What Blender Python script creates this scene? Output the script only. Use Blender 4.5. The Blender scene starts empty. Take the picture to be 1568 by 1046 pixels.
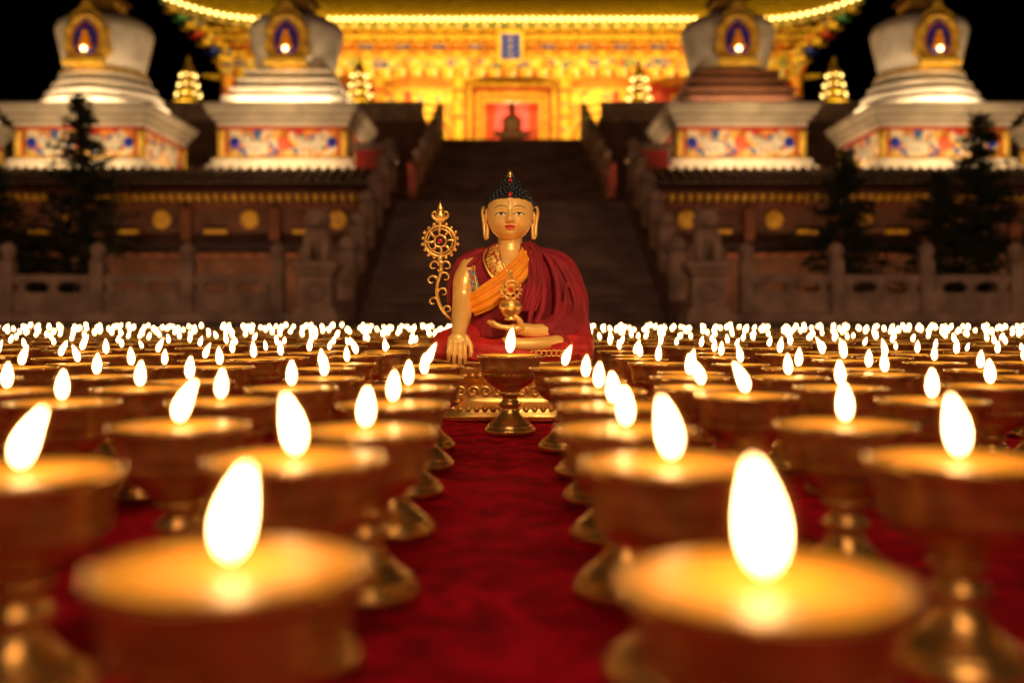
import bpy, math, random
from mathutils import Vector, Matrix, noise
random.seed(11)
scene = bpy.context.scene
COL = scene.collection
pi = math.pi

# ------------------------------------------------------------------ materials
def new_mat(name, color, rough=0.5, metal=0.0, var=0.0, vscale=5.0, bump=0.0, bscale=30.0,
            emit=None, estr=0.0, sheen=0.0, color2=None, sss=0.0, coat=0.0):
    m = bpy.data.materials.new(name); m.use_nodes = True
    nt = m.node_tree; b = nt.nodes["Principled BSDF"]
    b.inputs["Base Color"].default_value = (*color, 1)
    b.inputs["Roughness"].default_value = rough
    b.inputs["Metallic"].default_value = metal
    if sheen:
        b.inputs["Sheen Weight"].default_value = sheen
        b.inputs["Sheen Tint"].default_value = (*[min(1, c*3+.1) for c in color], 1)
    if coat: b.inputs["Coat Weight"].default_value = coat
    if emit:
        b.inputs["Emission Color"].default_value = (*emit, 1)
        b.inputs["Emission Strength"].default_value = estr
    tc = nt.nodes.new("ShaderNodeTexCoord")
    if var or color2:
        n = nt.nodes.new("ShaderNodeTexNoise"); n.inputs["Scale"].default_value = vscale
        n.inputs["Detail"].default_value = 5
        nt.links.new(tc.outputs["Object"], n.inputs["Vector"])
        r = nt.nodes.new("ShaderNodeValToRGB")
        c2 = color2 if color2 else tuple(c*(1-var) for c in color)
        r.color_ramp.elements[0].position = .35; r.color_ramp.elements[1].position = .65
        r.color_ramp.elements[0].color = (*c2, 1); r.color_ramp.elements[1].color = (*color, 1)
        nt.links.new(n.outputs["Fac"], r.inputs["Fac"])
        nt.links.new(r.outputs["Color"], b.inputs["Base Color"])
    if bump:
        n2 = nt.nodes.new("ShaderNodeTexNoise"); n2.inputs["Scale"].default_value = bscale
        n2.inputs["Detail"].default_value = 4
        nt.links.new(tc.outputs["Object"], n2.inputs["Vector"])
        bp = nt.nodes.new("ShaderNodeBump"); bp.inputs["Strength"].default_value = bump
        bp.inputs["Distance"].default_value = 0.6/bscale
        nt.links.new(n2.outputs["Fac"], bp.inputs["Height"])
        nt.links.new(bp.outputs["Normal"], b.inputs["Normal"])
    return m

def emit_mat(name, color, strength):
    m = bpy.data.materials.new(name); m.use_nodes = True
    nt = m.node_tree; nt.nodes.clear()
    o = nt.nodes.new("ShaderNodeOutputMaterial"); e = nt.nodes.new("ShaderNodeEmission")
    e.inputs["Color"].default_value = (*color, 1); e.inputs["Strength"].default_value = strength
    nt.links.new(e.outputs[0], o.inputs[0]); return m

M = {}
M['brass'] = new_mat("brass", (.98,.62,.23), .27, .80, color2=(.62,.32,.10), vscale=60, bump=.2, bscale=250)
M['wick'] = new_mat("wick", (.02,.015,.01), .9)
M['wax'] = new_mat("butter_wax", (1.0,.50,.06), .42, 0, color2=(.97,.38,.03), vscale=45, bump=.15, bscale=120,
                   emit=(1,.33,.02), estr=.34, coat=.05)  # emission stands in for flame light glowing through the butter
def flame_mat():
    m = bpy.data.materials.new("flame"); m.use_nodes = True
    nt = m.node_tree; nt.nodes.clear()
    o = nt.nodes.new("ShaderNodeOutputMaterial"); e = nt.nodes.new("ShaderNodeEmission")
    tc = nt.nodes.new("ShaderNodeTexCoord"); s = nt.nodes.new("ShaderNodeSeparateXYZ")
    mr = nt.nodes.new("ShaderNodeMapRange"); mr.inputs[1].default_value = .106; mr.inputs[2].default_value = .120
    r = nt.nodes.new("ShaderNodeValToRGB")
    r.color_ramp.elements[0].color = (.05,.014,.002,1); r.color_ramp.elements[1].color = (1,.58,.22,1)
    nt.links.new(tc.outputs["Object"], s.inputs[0]); nt.links.new(s.outputs[2], mr.inputs[0])
    nt.links.new(mr.outputs[0], r.inputs[0]); nt.links.new(r.outputs[0], e.inputs["Color"])
    e.inputs["Strength"].default_value = 38
    nt.links.new(e.outputs[0], o.inputs[0]); return m
M['flame'] = flame_mat()
def mantle_mat(name,k):
    m = bpy.data.materials.new(name); m.use_nodes = True
    nt = m.node_tree; nt.nodes.clear()
    o = nt.nodes.new("ShaderNodeOutputMaterial"); e = nt.nodes.new("ShaderNodeEmission")
    t = nt.nodes.new("ShaderNodeBsdfTransparent"); a = nt.nodes.new("ShaderNodeAddShader")
    e.inputs["Color"].default_value=(1,.33,.035,1); e.inputs["Strength"].default_value=k
    nt.links.new(e.outputs[0],a.inputs[0]); nt.links.new(t.outputs[0],a.inputs[1]); nt.links.new(a.outputs[0],o.inputs[0])
    return m
M['mantle']=mantle_mat("flame_mantle",.32); M['mantle2']=mantle_mat("flame_glow",.06)
M['gold'] = new_mat("gilt_metal", (1.0,.64,.20), .30, .75, color2=(.84,.46,.12), vscale=40, bump=.2, bscale=300)
M['skin'] = new_mat("gold_paint", (.97,.58,.18), .36, .25, color2=(.92,.51,.14), vscale=30)
M['robe'] = new_mat("crimson_robe", (.31,.005,.018), .75, 0, color2=(.19,.003,.010), vscale=25, sheen=.15, bump=.3, bscale=500)
M['skirt'] = new_mat("red_skirt", (.55,.014,.012), .6, 0, color2=(.38,.008,.008), vscale=40, sheen=.2, bump=.3, bscale=400)
M['sash'] = new_mat("saffron_sash", (.97,.36,.015), .6, 0, color2=(.86,.27,.01), vscale=40, sheen=.1)
M['hair'] = new_mat("black_hair_paint", (.012,.012,.02), .35)
M['jewel'] = new_mat("red_jewel", (.6,.02,.02), .15, coat=1)

def pattern_mat(name, cols, scale, rough=.6, stops=None, metal=0):
    m = bpy.data.materials.new(name); m.use_nodes = True
    nt = m.node_tree; b = nt.nodes["Principled BSDF"]; b.inputs["Roughness"].default_value = rough
    b.inputs["Metallic"].default_value = metal
    tc = nt.nodes.new("ShaderNodeTexCoord"); v = nt.nodes.new("ShaderNodeTexVoronoi")
    n = nt.nodes.new("ShaderNodeTexNoise"); n.inputs["Scale"].default_value = scale*.6
    mx = nt.nodes.new("ShaderNodeMixRGB"); mx.inputs[0].default_value = .25/ max(1, scale*.2)
    nt.links.new(tc.outputs["Object"], n.inputs["Vector"])
    nt.links.new(tc.outputs["Object"], mx.inputs[1]); nt.links.new(n.outputs["Color"], mx.inputs[2])
    v.inputs["Scale"].default_value = scale
    nt.links.new(mx.outputs[0], v.inputs["Vector"])
    s = nt.nodes.new("ShaderNodeSeparateXYZ"); nt.links.new(v.outputs["Color"], s.inputs[0])
    r = nt.nodes.new("ShaderNodeValToRGB"); r.color_ramp.interpolation = 'CONSTANT'
    els = r.color_ramp.elements
    while len(els) < len(cols): els.new(.5)
    for i, c in enumerate(cols):
        els[i].position = i/len(cols); els[i].color = (*c, 1)
    nt.links.new(s.outputs[0], r.inputs[0]); nt.links.new(r.outputs[0], b.inputs["Base Color"])
    return m
M['brocade'] = pattern_mat("gold_brocade", [(.85,.48,.08),(.6,.25,.04),(.9,.6,.16),(.4,.08,.02)], 260, .45, metal=.2)
M['brocade2'] = pattern_mat("teal_brocade", [(.05,.3,.32),(.7,.4,.08),(.1,.25,.4),(.7,.08,.04)], 260, .5)
# temple
M['t_gold'] = new_mat("temple_gold_paint", (.88,.58,.07), .5, .1, color2=(.55,.31,.03), vscale=5)
M['t_red'] = new_mat("temple_red_paint", (.55,.035,.015), .55, 0, .4, 3)
M['t_orange'] = new_mat("temple_orange_paint", (.78,.30,.035), .55, 0, .3, 3)
M['t_blue'] = new_mat("temple_blue_paint", (.004,.02,.45), .55)
M['t_green'] = new_mat("temple_green_paint", (.04,.22,.13), .55)
M['t_tile'] = new_mat("glazed_roof_tile", (.75,.47,.03), .35, 0, .4, 4)
M['t_orn'] = pattern_mat("painted_beam", [(.85,.55,.07),(.05,.12,.40),(.9,.6,.1),(.55,.07,.02),(.85,.55,.07),(.75,.42,.05)], 7, .5)
M['t_cream'] = new_mat("cream_paint", (.85,.72,.45), .6, 0, .2, 3)
M['salmon'] = new_mat("red_curtain", (.85,.14,.08), .7, 0, .3, 2)
M['bulb'] = emit_mat("light_bulb_glow", (1,.66,.18), 9)
M['niche_glow'] = emit_mat("shrine_lamp_glow", (1,.58,.2), 14)
M['white'] = new_mat("whitewashed_plaster", (.78,.70,.60), .7, 0, .28, 1.8, bump=.3, bscale=8)
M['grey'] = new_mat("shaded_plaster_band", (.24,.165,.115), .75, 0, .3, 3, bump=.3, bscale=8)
M['fr'] = pattern_mat("painted_frieze", [(.85,.72,.50),(.80,.30,.04),(.85,.72,.50),(.04,.14,.42),(.60,.04,.02),(.85,.50,.10),(.10,.30,.22)], 8, .6)
M['brownstep'] = new_mat("brown_and_unlit_plaster", (.20,.07,.035), .7, 0, .4, 3)  # brown trim; also unlit stupa tiers, their shade put into the colour
M['stone'] = new_mat("carved_stone", (.40,.27,.20), .8, 0, .45, 3, bump=.5, bscale=12)
M['stair'] = new_mat("stair_stone", (.26,.17,.135), .8, 0, .45, 1.5, bump=.4, bscale=10)
M['darkwall'] = new_mat("dark_brick_wall", (.17,.08,.055), .85, 0, .5, 2, bump=.5, bscale=10)
M['darktile'] = new_mat("dark_roof_tile", (.12,.065,.045), .5, 0, .4, 3)
M['bark'] = new_mat("bark", (.05,.035,.025), .9, bump=.5, bscale=30)
M['needle'] = new_mat("pine_needles", (.035,.045,.022), .8, 0, .5, 3)
M['paving'] = new_mat("stone_paving", (.16,.13,.11), .8, 0, .4, 1.2, bump=.3, bscale=6)
M['darkfig'] = new_mat("bronze_figure", (.07,.022,.015), .5, .4)

# ------------------------------------------------------------------ mesh builder
class MB:
    def __init__(s): s.v=[]; s.f=[]; s.m=[]; s.sm=[]
    def add(s, vs, fs, mat=0, smooth=False):
        o=len(s.v); s.v += [tuple(p) for p in vs]
        for f in fs: s.f.append([i+o for i in f]); s.m.append(mat); s.sm.append(smooth)
    def box(s, c, h, mat=0, rz=0, top=1.0):
        cx,cy,cz=c; hx,hy,hz=h; vs=[]
        for sz in (-1,1):
            k = top if sz>0 else 1
            for sx,sy in ((-1,-1),(1,-1),(1,1),(-1,1)):
                x=sx*hx*k; y=sy*hy*k
                if rz: x,y = x*math.cos(rz)-y*math.sin(rz), x*math.sin(rz)+y*math.cos(rz)
                vs.append((cx+x,cy+y,cz+sz*hz))
        s.add(vs,[(3,2,1,0),(4,5,6,7),(0,1,5,4),(1,2,6,5),(2,3,7,6),(3,0,4,7)],mat)
    def b2(s, x0,x1,y0,y1,z0,z1,mat=0):
        s.box(((x0+x1)/2,(y0+y1)/2,(z0+z1)/2),(abs(x1-x0)/2,abs(y1-y0)/2,abs(z1-z0)/2),mat)
    def hexa(s, pts, mat=0):
        s.add(pts,[(3,2,1,0),(4,5,6,7),(0,1,5,4),(1,2,6,5),(2,3,7,6),(3,0,4,7)],mat)
    def lathe(s, prof, c=(0,0,0), seg=24, mat=0, sx=1, sy=1, smooth=True, sq=2.0, cap=True, rip=0, ripn=8, rph=0):
        cx,cy,cz=c; vs=[]; fs=[]
        for (r,z) in prof:
            for i in range(seg):
                a=2*pi*i/seg; ca,sa=math.cos(a),math.sin(a)
                if sq!=2.0:
                    ca=math.copysign(abs(ca)**(2/sq),ca); sa=math.copysign(abs(sa)**(2/sq),sa)
                k = 1+rip*math.sin(ripn*a+rph+z*.03)
                vs.append((cx+r*ca*sx*k, cy+r*sa*sy*k, cz+z))
        n=len(prof)
        for j in range(n-1):
            for i in range(seg):
                i2=(i+1)%seg; fs.append((j*seg+i,j*seg+i2,(j+1)*seg+i2,(j+1)*seg+i))
        if cap:
            fs.append(tuple(range(seg))[::-1]); fs.append(tuple((n-1)*seg+i for i in range(seg)))
        s.add(vs,fs,mat,smooth)
    def loft(s, rings, seg=48, mat=0, rip=0, ripn=9):
        vs=[];fs=[]
        for (h,cx,cv,rx,rv) in rings:
            for i in range(seg):
                a=2*pi*i/seg; k=1+rip*math.sin(ripn*a+h*.05)
                vs.append((cx+rx*math.cos(a)*k, cv+rv*math.sin(a)*k, h))
        n=len(rings)
        for j in range(n-1):
            for i in range(seg):
                i2=(i+1)%seg; fs.append((j*seg+i,j*seg+i2,(j+1)*seg+i2,(j+1)*seg+i))
        fs.append(tuple(range(seg))[::-1]); fs.append(tuple((n-1)*seg+i for i in range(seg)))
        s.add(vs,fs,mat,True)
    def sph(s, c, r, mat=0, seg=12, rings=8):
        if not isinstance(r,(tuple,list)): r=(r,r,r)
        vs=[];fs=[]
        for j in range(1,rings):
            t=-pi/2+pi*j/rings
            for i in range(seg):
                a=2*pi*i/seg
                vs.append((c[0]+r[0]*math.cos(t)*math.cos(a),c[1]+r[1]*math.cos(t)*math.sin(a),c[2]+r[2]*math.sin(t)))
        for j in range(rings-2):
            for i in range(seg):
                i2=(i+1)%seg; fs.append((j*seg+i,j*seg+i2,(j+1)*seg+i2,(j+1)*seg+i))
        b=len(vs); vs.append((c[0],c[1],c[2]-r[2])); vs.append((c[0],c[1],c[2]+r[2]))
        for i in range(seg):
            i2=(i+1)%seg; fs.append((b,i2,i)); fs.append((b+1,(rings-2)*seg+i,(rings-2)*seg+i2))
        s.add(vs,fs,mat,True)
    def tube(s, pts, rad, seg=12, mat=0, sub=4, closed=False, rip=0, ripn=6, flat=1.0, caps=True):
        P=[Vector(p) for p in pts]; n=len(P)
        if not isinstance(rad,(list,tuple)): rad=[rad]*n
        Q=[];R=[]
        rng = n if closed else n-1
        for i in range(rng):
            if closed:
                p0,p1,p2,p3=P[(i-1)%n],P[i],P[(i+1)%n],P[(i+2)%n]; r1,r2=rad[i],rad[(i+1)%n]
            else:
                p0=P[max(i-1,0)];p1=P[i];p2=P[i+1];p3=P[min(i+2,n-1)]; r1,r2=rad[i],rad[i+1]
            for k in range(sub):
                t=k/sub
                q=.5*((2*p1)+(p2-p0)*t+(2*p0-5*p1+4*p2-p3)*t*t+(3*p1-p0-3*p2+p3)*t**3)
                Q.append(q);R.append(r1+(r2-r1)*(t*t*(3-2*t)))
        if not closed: Q.append(P[-1]);R.append(rad[-1])
        m=len(Q)
        def tan(i):
            if closed: return (Q[(i+1)%m]-Q[(i-1)%m]).normalized()
            return (Q[min(i+1,m-1)]-Q[max(i-1,0)]).normalized()
        t=tan(0); up=Vector((0,0,1)) if abs(t.z)<.8 else Vector((0,1,0))
        N=(up-t*up.dot(t)).normalized()
        def ring(c,r,N,B,ph=0):
            out=[]
            for i in range(seg):
                a=2*pi*i/seg; k=r*(1+rip*math.sin(ripn*a+ph))
                out.append(c+N*math.cos(a)*k*flat+B*math.sin(a)*k)
            return out
        rr=[]
        for i in range(m):
            t=tan(i); N=(N-t*N.dot(t)).normalized(); B=t.cross(N)
            if i==0 and not closed and caps:
                for e in (.95,.6,.3): rr.append(ring(Q[0]-t*R[0]*math.sin(e*pi/2)*1.0,R[0]*math.cos(e*pi/2)+1e-5,N,B))
            rr.append(ring(Q[i],R[i],N,B,i*.15))
            if i==m-1 and not closed and caps:
                for e in (.3,.6,.95): rr.append(ring(Q[-1]+t*R[-1]*math.sin(e*pi/2),R[-1]*math.cos(e*pi/2)+1e-5,N,B))
        vs=[p for r in rr for p in r]; fs=[]
        nr=len(rr)
        for j in range(nr if closed else nr-1):
            j2=(j+1)%nr
            for i in range(seg):
                i2=(i+1)%seg; fs.append((j*seg+i,j*seg+i2,j2*seg+i2,j2*seg+i))
        if not closed:
            fs.append(tuple(range(seg))[::-1]); fs.append(tuple((nr-1)*seg+i for i in range(seg)))
        s.add(vs,fs,mat,True)
    def torus(s, c, R, r, axis='Y', seg=32, mat=0, a0=0, a1=2*pi):
        full = abs(a1-a0-2*pi)<1e-4
        n=seg; pts=[]
        for i in range(n if full else n+1):
            a=a0+(a1-a0)*i/n
            if axis=='Y': pts.append((c[0]+R*math.cos(a),c[1],c[2]+R*math.sin(a)))
            elif axis=='X': pts.append((c[0],c[1]+R*math.cos(a),c[2]+R*math.sin(a)))
            else: pts.append((c[0]+R*math.cos(a),c[1]+R*math.sin(a),c[2]))
        s.tube(pts,r,seg=8,mat=mat,sub=1,closed=full)
    def mesh(s, name, mats, scale=1.0):
        me=bpy.data.meshes.new(name)
        me.from_pydata([(a*scale,b*scale,c*scale) for a,b,c in s.v],[],s.f)
        for m in mats: me.materials.append(m)
        me.polygons.foreach_set("material_index",s.m); me.polygons.foreach_set("use_smooth",s.sm)
        me.update(); return me
    def build(s, name, mats, parent=None, loc=(0,0,0), scale=1.0):
        me=s.mesh(name,mats,scale); o=bpy.data.objects.new(name,me); COL.objects.link(o); o.location=loc
        if parent: o.parent=parent
        return o
def empty(name, loc=(0,0,0)):
    e=bpy.data.objects.new(name,None); COL.objects.link(e); e.location=loc; e.empty_display_size=.1; return e
def bevel(o,w,seg=2):
    b=o.modifiers.new("bevel",'BEVEL'); b.width=w; b.segments=seg; b.limit_method='ANGLE'
def remesh(o, vox, smooth_it=3):
    r=o.modifiers.new("remesh",'REMESH'); r.mode='VOXEL'; r.voxel_size=vox; r.use_smooth_shade=True
    if smooth_it:
        k=o.modifiers.new("smooth",'SMOOTH'); k.iterations=smooth_it; k.factor=.5

# ------------------------------------------------------------------ butter lamps
def lamp_mesh(name, seg, fh, fw, lean, fseg=10, frings=8, mantle=False):
    b=MB()
    prof=[(.0005,0),(.034,0),(.0352,.003),(.0345,.007),(.031,.0085),(.0315,.011),(.028,.0135),(.021,.019),(.0145,.026),(.0115,.033),
          (.0110,.035),(.0150,.038),(.0155,.041),(.0115,.0445),(.0100,.047),(.0105,.050),(.0150,.0525),(.0150,.055),(.0130,.057),
          (.0165,.0595),(.0245,.0640),(.0320,.0700),(.0365,.0770),(.0380,.0800),(.0375,.0815),(.0392,.0835),(.0405,.0910),(.0412,.0975),(.0440,.1015),
          (.0462,.1045),(.0463,.1065),(.0450,.1072),(.0435,.1066),(.0430,.1055)]
    b.lathe(prof,seg=seg,mat=0,cap=False)
    if seg>30:
        for i in range(36):
            a=2*pi*i/36; b.sph((.0392*math.cos(a),.0392*math.sin(a),.0812),.0013,0,6,4)
    w=[(.0433,.1060),(.0415,.1066),(.033,.1064),(.020,.1058),(.008,.1056),(.004,.1062),(.0018,.1068)]
    b.lathe(w,seg=seg,mat=1,cap=False)
    b.tube([(0,0,.104),(.0003,0,.109),(.0014,0,.1130)],[.0013,.0012,.0009],seg=6,mat=2,sub=2)
    def shell(fh,fw,z0,mat,extra):
        vs=[];fs=[]
        for j in range(frings+1):
            t=j/frings
            r=fw*(math.sin(pi*(t**.80))**.74)*(1-.22*t) if 0<t<1 else .0002
            r+=extra*math.sin(pi*t)**.6 if 0<t<1 else 0
            z=z0+fh*t; ox=lean*t*t*fh
            for i in range(fseg):
                a=2*pi*i/fseg; vs.append((ox+r*math.cos(a),r*math.sin(a),z))
        for j in range(frings):
            for i in range(fseg):
                i2=(i+1)%fseg; fs.append((j*fseg+i,j*fseg+i2,(j+1)*fseg+i2,(j+1)*fseg+i))
        b.add(vs,fs,mat,True)
    shell(fh,fw,.1090,3,0)
    if mantle:
        shell(fh*1.10,fw,.1085,4,.0012); shell(fh*1.26,fw,.1075,5,.0032)
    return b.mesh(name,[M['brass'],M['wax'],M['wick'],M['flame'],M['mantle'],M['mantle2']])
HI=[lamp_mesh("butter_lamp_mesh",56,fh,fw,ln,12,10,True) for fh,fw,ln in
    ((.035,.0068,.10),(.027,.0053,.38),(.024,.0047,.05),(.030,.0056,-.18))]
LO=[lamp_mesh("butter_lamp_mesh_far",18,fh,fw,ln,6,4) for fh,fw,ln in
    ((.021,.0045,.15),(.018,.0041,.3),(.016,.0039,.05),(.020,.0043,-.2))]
near=[ # x,d,scale,variant,rot
 (.076,.300,.95,0,3.0),(-.090,.318,.95,3,3.4),
 (-.232,.47,1,1,.2),(-.112,.515,1,3,.4),(.080,.50,1,3,.2),(.229,.510,1,3,.3),
 (-.222,.665,1,1,.1),(-.094,.640,1,2,.2),(.074,.646,1,2,2.8),(.225,.672,1,2,3.0),
 (-.377,.834,1,2,.4),(-.247,.845,1,2,.2),(-.098,.820,1,2,.3),(.082,.805,1,2,3.1),(.212,.905,1,1,3.0),(.36,.853,1,2,1.3),
 (-.487,.96,1,2,0),(-.368,.985,1,2,1),(-.22,.994,1,2,1.8),(-.104,1.0,1,2,1.2),(.084,.965,1,2,.4),(.190,1.0,1,1,3.1),(.33,1.0,1,2,2.9),(.49,1.02,1,2,2.6),
 (-.61,1.14,1,2,0),(-.488,1.17,1,2,1),(-.353,1.09,1,2,.5),(-.215,1.14,1,2,1.8),(-.103,1.17,1,2,1.2),(.083,1.12,1,2,.4),(.207,1.16,1,2,3.1),(.322,1.16,1,2,2.9),(.453,1.21,1,2,2.6),(.60,1.15,1,2,2.6),
 (-.62,.80,1,2,0),(.60,.80,1,2,1),(-.40,.50,1,2,.3),(.40,.52,1,2,.3),
]
def put_lamp(name,me,x,y,s,rot,parent=None,z=0):
    o=bpy.data.objects.new(name,me); COL.objects.link(o); o.location=(x,y,z)
    o.scale=(s,s,s); o.rotation_euler=(0,0,rot)
    if parent: o.parent=parent
    return o
for (x,d,s,v,r) in near: put_lamp("butter_lamp",HI[v],x,d,s,r)
put_lamp("butter_lamp",HI[0],-.003,1.50,1.10,.5)
rows=empty("butter_lamp_rows")
d=1.33; k=0
while d<4.7:
    half=d*.60+.3; n=int(half/.135)+1
    for sgn in (-1,1):
        for i in range(n):
            x=sgn*(.10+.134*i)+random.uniform(-.022,.022)-(.01)
            y=d+random.uniform(-.03,.03)
            if 1.42<y<2.06 and abs(x)<.185: continue
            s=random.uniform(.95,1.04)
            v=random.randrange(4)
            if d<1.9: v=(2,2,3,1)[v]
            put_lamp("lamp",(HI if d<1.9 else LO)[v],x,y,s,random.uniform(-.8,.8)+(pi if random.random()<.5 else 0),rows)
    d+=.165; k+=1
# the rows carry on behind and beside the photographer
for j in range(9):
    y=.12-.17*j
    for sgn in (-1,1):
        for i in range(5):
            x=sgn*(.11+.14*i)+random.uniform(-.01,.01)
            if y>-.1 and abs(x)<.2: continue
            put_lamp("lamp",LO[random.randrange(4)],x,y,1,random.uniform(0,6),rows)

# ------------------------------------------------------------------ carpet + ground
def sheet(name,x0,x1,y0,y1,nx,ny,fz,mat):
    vs=[];fs=[]
    for j in range(ny+1):
        for i in range(nx+1):
            x=x0+(x1-x0)*i/nx; y=y0+(y1-y0)*j/ny; vs.append((x,y,fz(x,y)))
    for j in range(ny):
        for i in range(nx):
            a=j*(nx+1)+i; fs.append((a,a+1,a+nx+2,a+nx+1))
    b=MB(); b.add(vs,fs,0,True); return b.build(name,[mat])
def carpet_z(x,y):
    v=noise.noise(Vector((x*2.2,y*3.5,.3)))*.5+noise.noise(Vector((x*6,y*9,2)))*.4
    return -.004+.0065*v
cm=bpy.data.materials.new("red_velvet_carpet"); cm.use_nodes=True
nt=cm.node_tree; bs=nt.nodes["Principled BSDF"]; bs.inputs["Roughness"].default_value=.85
bs.inputs["Sheen Weight"].default_value=.7; bs.inputs["Sheen Roughness"].default_value=.4; bs.inputs["Sheen Tint"].default_value=(1,.04,.08,1)
bs.inputs["Specular IOR Level"].default_value=.08
tc=nt.nodes.new("ShaderNodeTexCoord")
n1=nt.nodes.new("ShaderNodeTexNoise"); n1.inputs["Scale"].default_value=13; n1.inputs["Detail"].default_value=8; n1.inputs["Distortion"].default_value=2.2; n1.inputs["Roughness"].default_value=.62
rp=nt.nodes.new("ShaderNodeValToRGB"); rp.color_ramp.elements[0].position=.40; rp.color_ramp.elements[1].position=.60
rp.color_ramp.elements[0].color=(.22,.001,.011,1); rp.color_ramp.elements[1].color=(.85,.003,.052,1)
n2=nt.nodes.new("ShaderNodeTexNoise"); n2.inputs["Scale"].default_value=450; n2.inputs["Detail"].default_value=3
bp=nt.nodes.new("ShaderNodeBump"); bp.inputs["Strength"].default_value=.8; bp.inputs["Distance"].default_value=.002
nt.links.new(tc.outputs["Object"],n1.inputs["Vector"]); nt.links.new(tc.outputs["Object"],n2.inputs["Vector"])
nt.links.new(n1.outputs["Fac"],rp.inputs[0]); nt.links.new(rp.outputs[0],bs.inputs["Base Color"])
nt.links.new(n2.outputs["Fac"],bp.inputs["Height"]); nt.links.new(bp.outputs[0],bs.inputs["Normal"])
sheet("red_carpet",-4.2,4.2,-2.0,5.0,260,240,carpet_z,cm)
g=MB(); g.add([(-150,-60,-.014),(150,-60,-.014),(150,260,-.014),(-150,260,-.014)],[(0,1,2,3)],0); g.build("ground",[M['paving']])

# ------------------------------------------------------------------ buddha statue (units ~1.15 mm)
U=.001148
ST=empty("buddha_statue",(-.0034,1.75,0))
b=MB()
b.loft([(84,0,6,78,52),(110,0,6,72,50),(150,2,4,66,42),(185,2,3,68,40),(212,3,3,74,38),(232,3,4,72,34),(246,2,5,56,28),(256,1,6,38,22),(264,1,7,27,18)],mat=0,rip=.02,ripn=11)
b.tube([(50,6,240),(76,2,224),(90,0,190),(94,-6,158),(80,-34,138),(56,-56,132)],[18,24,25,25,23,17],seg=28,rip=.07,ripn=7)
b.tube([(90,0,170),(98,-16,130),(108,-22,105),(116,-24,92)],[24,24,19,9],seg=24,rip=.09,ripn=7)
b.tube([(78,20,200),(98,18,130),(108,15,90)],[20,26,22],seg=24,rip=.08,ripn=7)
b.tube([(-44,8,240),(-66,10,226),(-79,12,195),(-76,14,160),(-66,16,120)],[18,21,19,17,15],seg=24,rip=.08,ripn=7)
def ridge(p,r): b.tube(p,r,seg=8)
ridge([(30,-14,262),(42,-28,240),(50,-43,200),(48,-52,165),(40,-64,145)],[3,5,5,5,4])
ridge([(22,-14,262),(32,-35,238),(36,-47,200),(32,-52,165),(28,-62,140)],[3,4,5,5,4])
ridge([(40,-12,258),(58,-26,238),(70,-31,205),(72,-38,172),(66,-56,150)],[3,4,5,5,4])
ridge([(70,-18,236),(88,-25,205),(98,-31,172),(92,-46,148)],[3,4,4,4])
ridge([(84,-10,232),(104,-16,195),(114,-22,155),(114,-38,120),(106,-50,98)],[3,4,4,5,3])
ridge([(78,-44,150),(88,-52,128),(98,-54,108),(112,-50,90)],[4,5,5,3])
ridge([(66,-60,142),(78,-64,122),(92,-62,104),(104,-56,90)],[4,5,4,3])
ridge([(84,-28,200),(80,-45,160),(62,-64,142)],[3,4,4])
ridge([(96,-16,222),(108,-14,180),(112,-26,140)],[3,4,3])
ridge([(-60,-10,244),(-80,-8,220),(-92,-2,190),(-90,4,160)],[3,4,4,3])
ridge([(-50,-18,240),(-66,-18,222),(-76,-12,200)],[4,5,4])
o=b.build("robe",[M['robe']],ST,scale=U); remesh(o,.0016,1)
b=MB()
b.tube([(-34,12,112),(-66,-10,110),(-92,-32,106)],[34,31,27],seg=24,rip=.03)
b.tube([(34,12,112),(68,-10,110),(100,-32,106)],[34,31,26],seg=24,rip=.03)
b.tube([(-92,-34,104),(-50,-62,100),(0,-74,96),(38,-70,98)],[26,22,19,15],seg=24,rip=.05,ripn=8)
b.tube([(100,-34,104),(55,-60,104),(10,-66,106),(-20,-62,106)],[25,22,18,14],seg=24,rip=.05,ripn=8)
b.loft([(82,2,-22,112,58),(88,2,-22,114,60),(94,2,-18,104,52),(104,0,-12,80,42)],rip=.02,ripn=17)
for p in ([(-108,-38,112),(-70,-74,110),(-20,-90,100),(20,-92,90)],[(-112,-36,100),(-75,-78,96),(-30,-92,88)],
          [(108,-40,112),(70,-76,112),(30,-86,108),(-6,-84,108)],[(116,-40,98),(80,-76,96),(40,-86,92)],[(100,-52,122),(60,-70,122),(24,-74,120)]):
    b.tube(p,3.2,seg=8)
o=b.build("skirt",[M['skirt']],ST,scale=U); remesh(o,.0017,2)
b=MB()
b.tube([(-114,-50,88),(-86,-76,86),(-40,-92,85),(10,-95,85),(60,-90,85),(98,-70,86),(120,-46,88)],2.2,seg=8)
for i in range(9):
    t=i/8; x=20+t*58; b.torus((x,-89+abs(t-.5)*12,99),4.2,1.2,seg=12)
b.build("hem_trim",[M['gold']],ST,scale=U)
b=MB()
b.loft([(205,2,-14,34,22),(225,1,-10,42,26),(242,1,-4,34,22),(252,0,-1,24,20),(262,0,0,19,18),(272,0,0,19,18),(284,0,0,20,19)])
b.tube([(-60,-2,226),(-69,-14,205),(-71,-22,178),(-72,-44,152),(-74,-66,134),(-75,-76,124)],[18,17.5,16,14.5,11.5,10.5],seg=20)
b.sph((-76,-82,117),(14.5,8,13),seg=16,rings=12)
for i,(dx,ln) in enumerate(((-10.5,22),(-3.8,28),(3.2,31),(10,27))):
    x=-76+dx; r=3.7
    b.tube([(x*1.0,-84,118),(x+dx*.08,-91,108),(x+dx*.14,-93,108-ln*.45),(x+dx*.14,-90,108-ln*.85)],[r+.3,r-.1,r-.5,r-1.1],seg=10)
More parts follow.
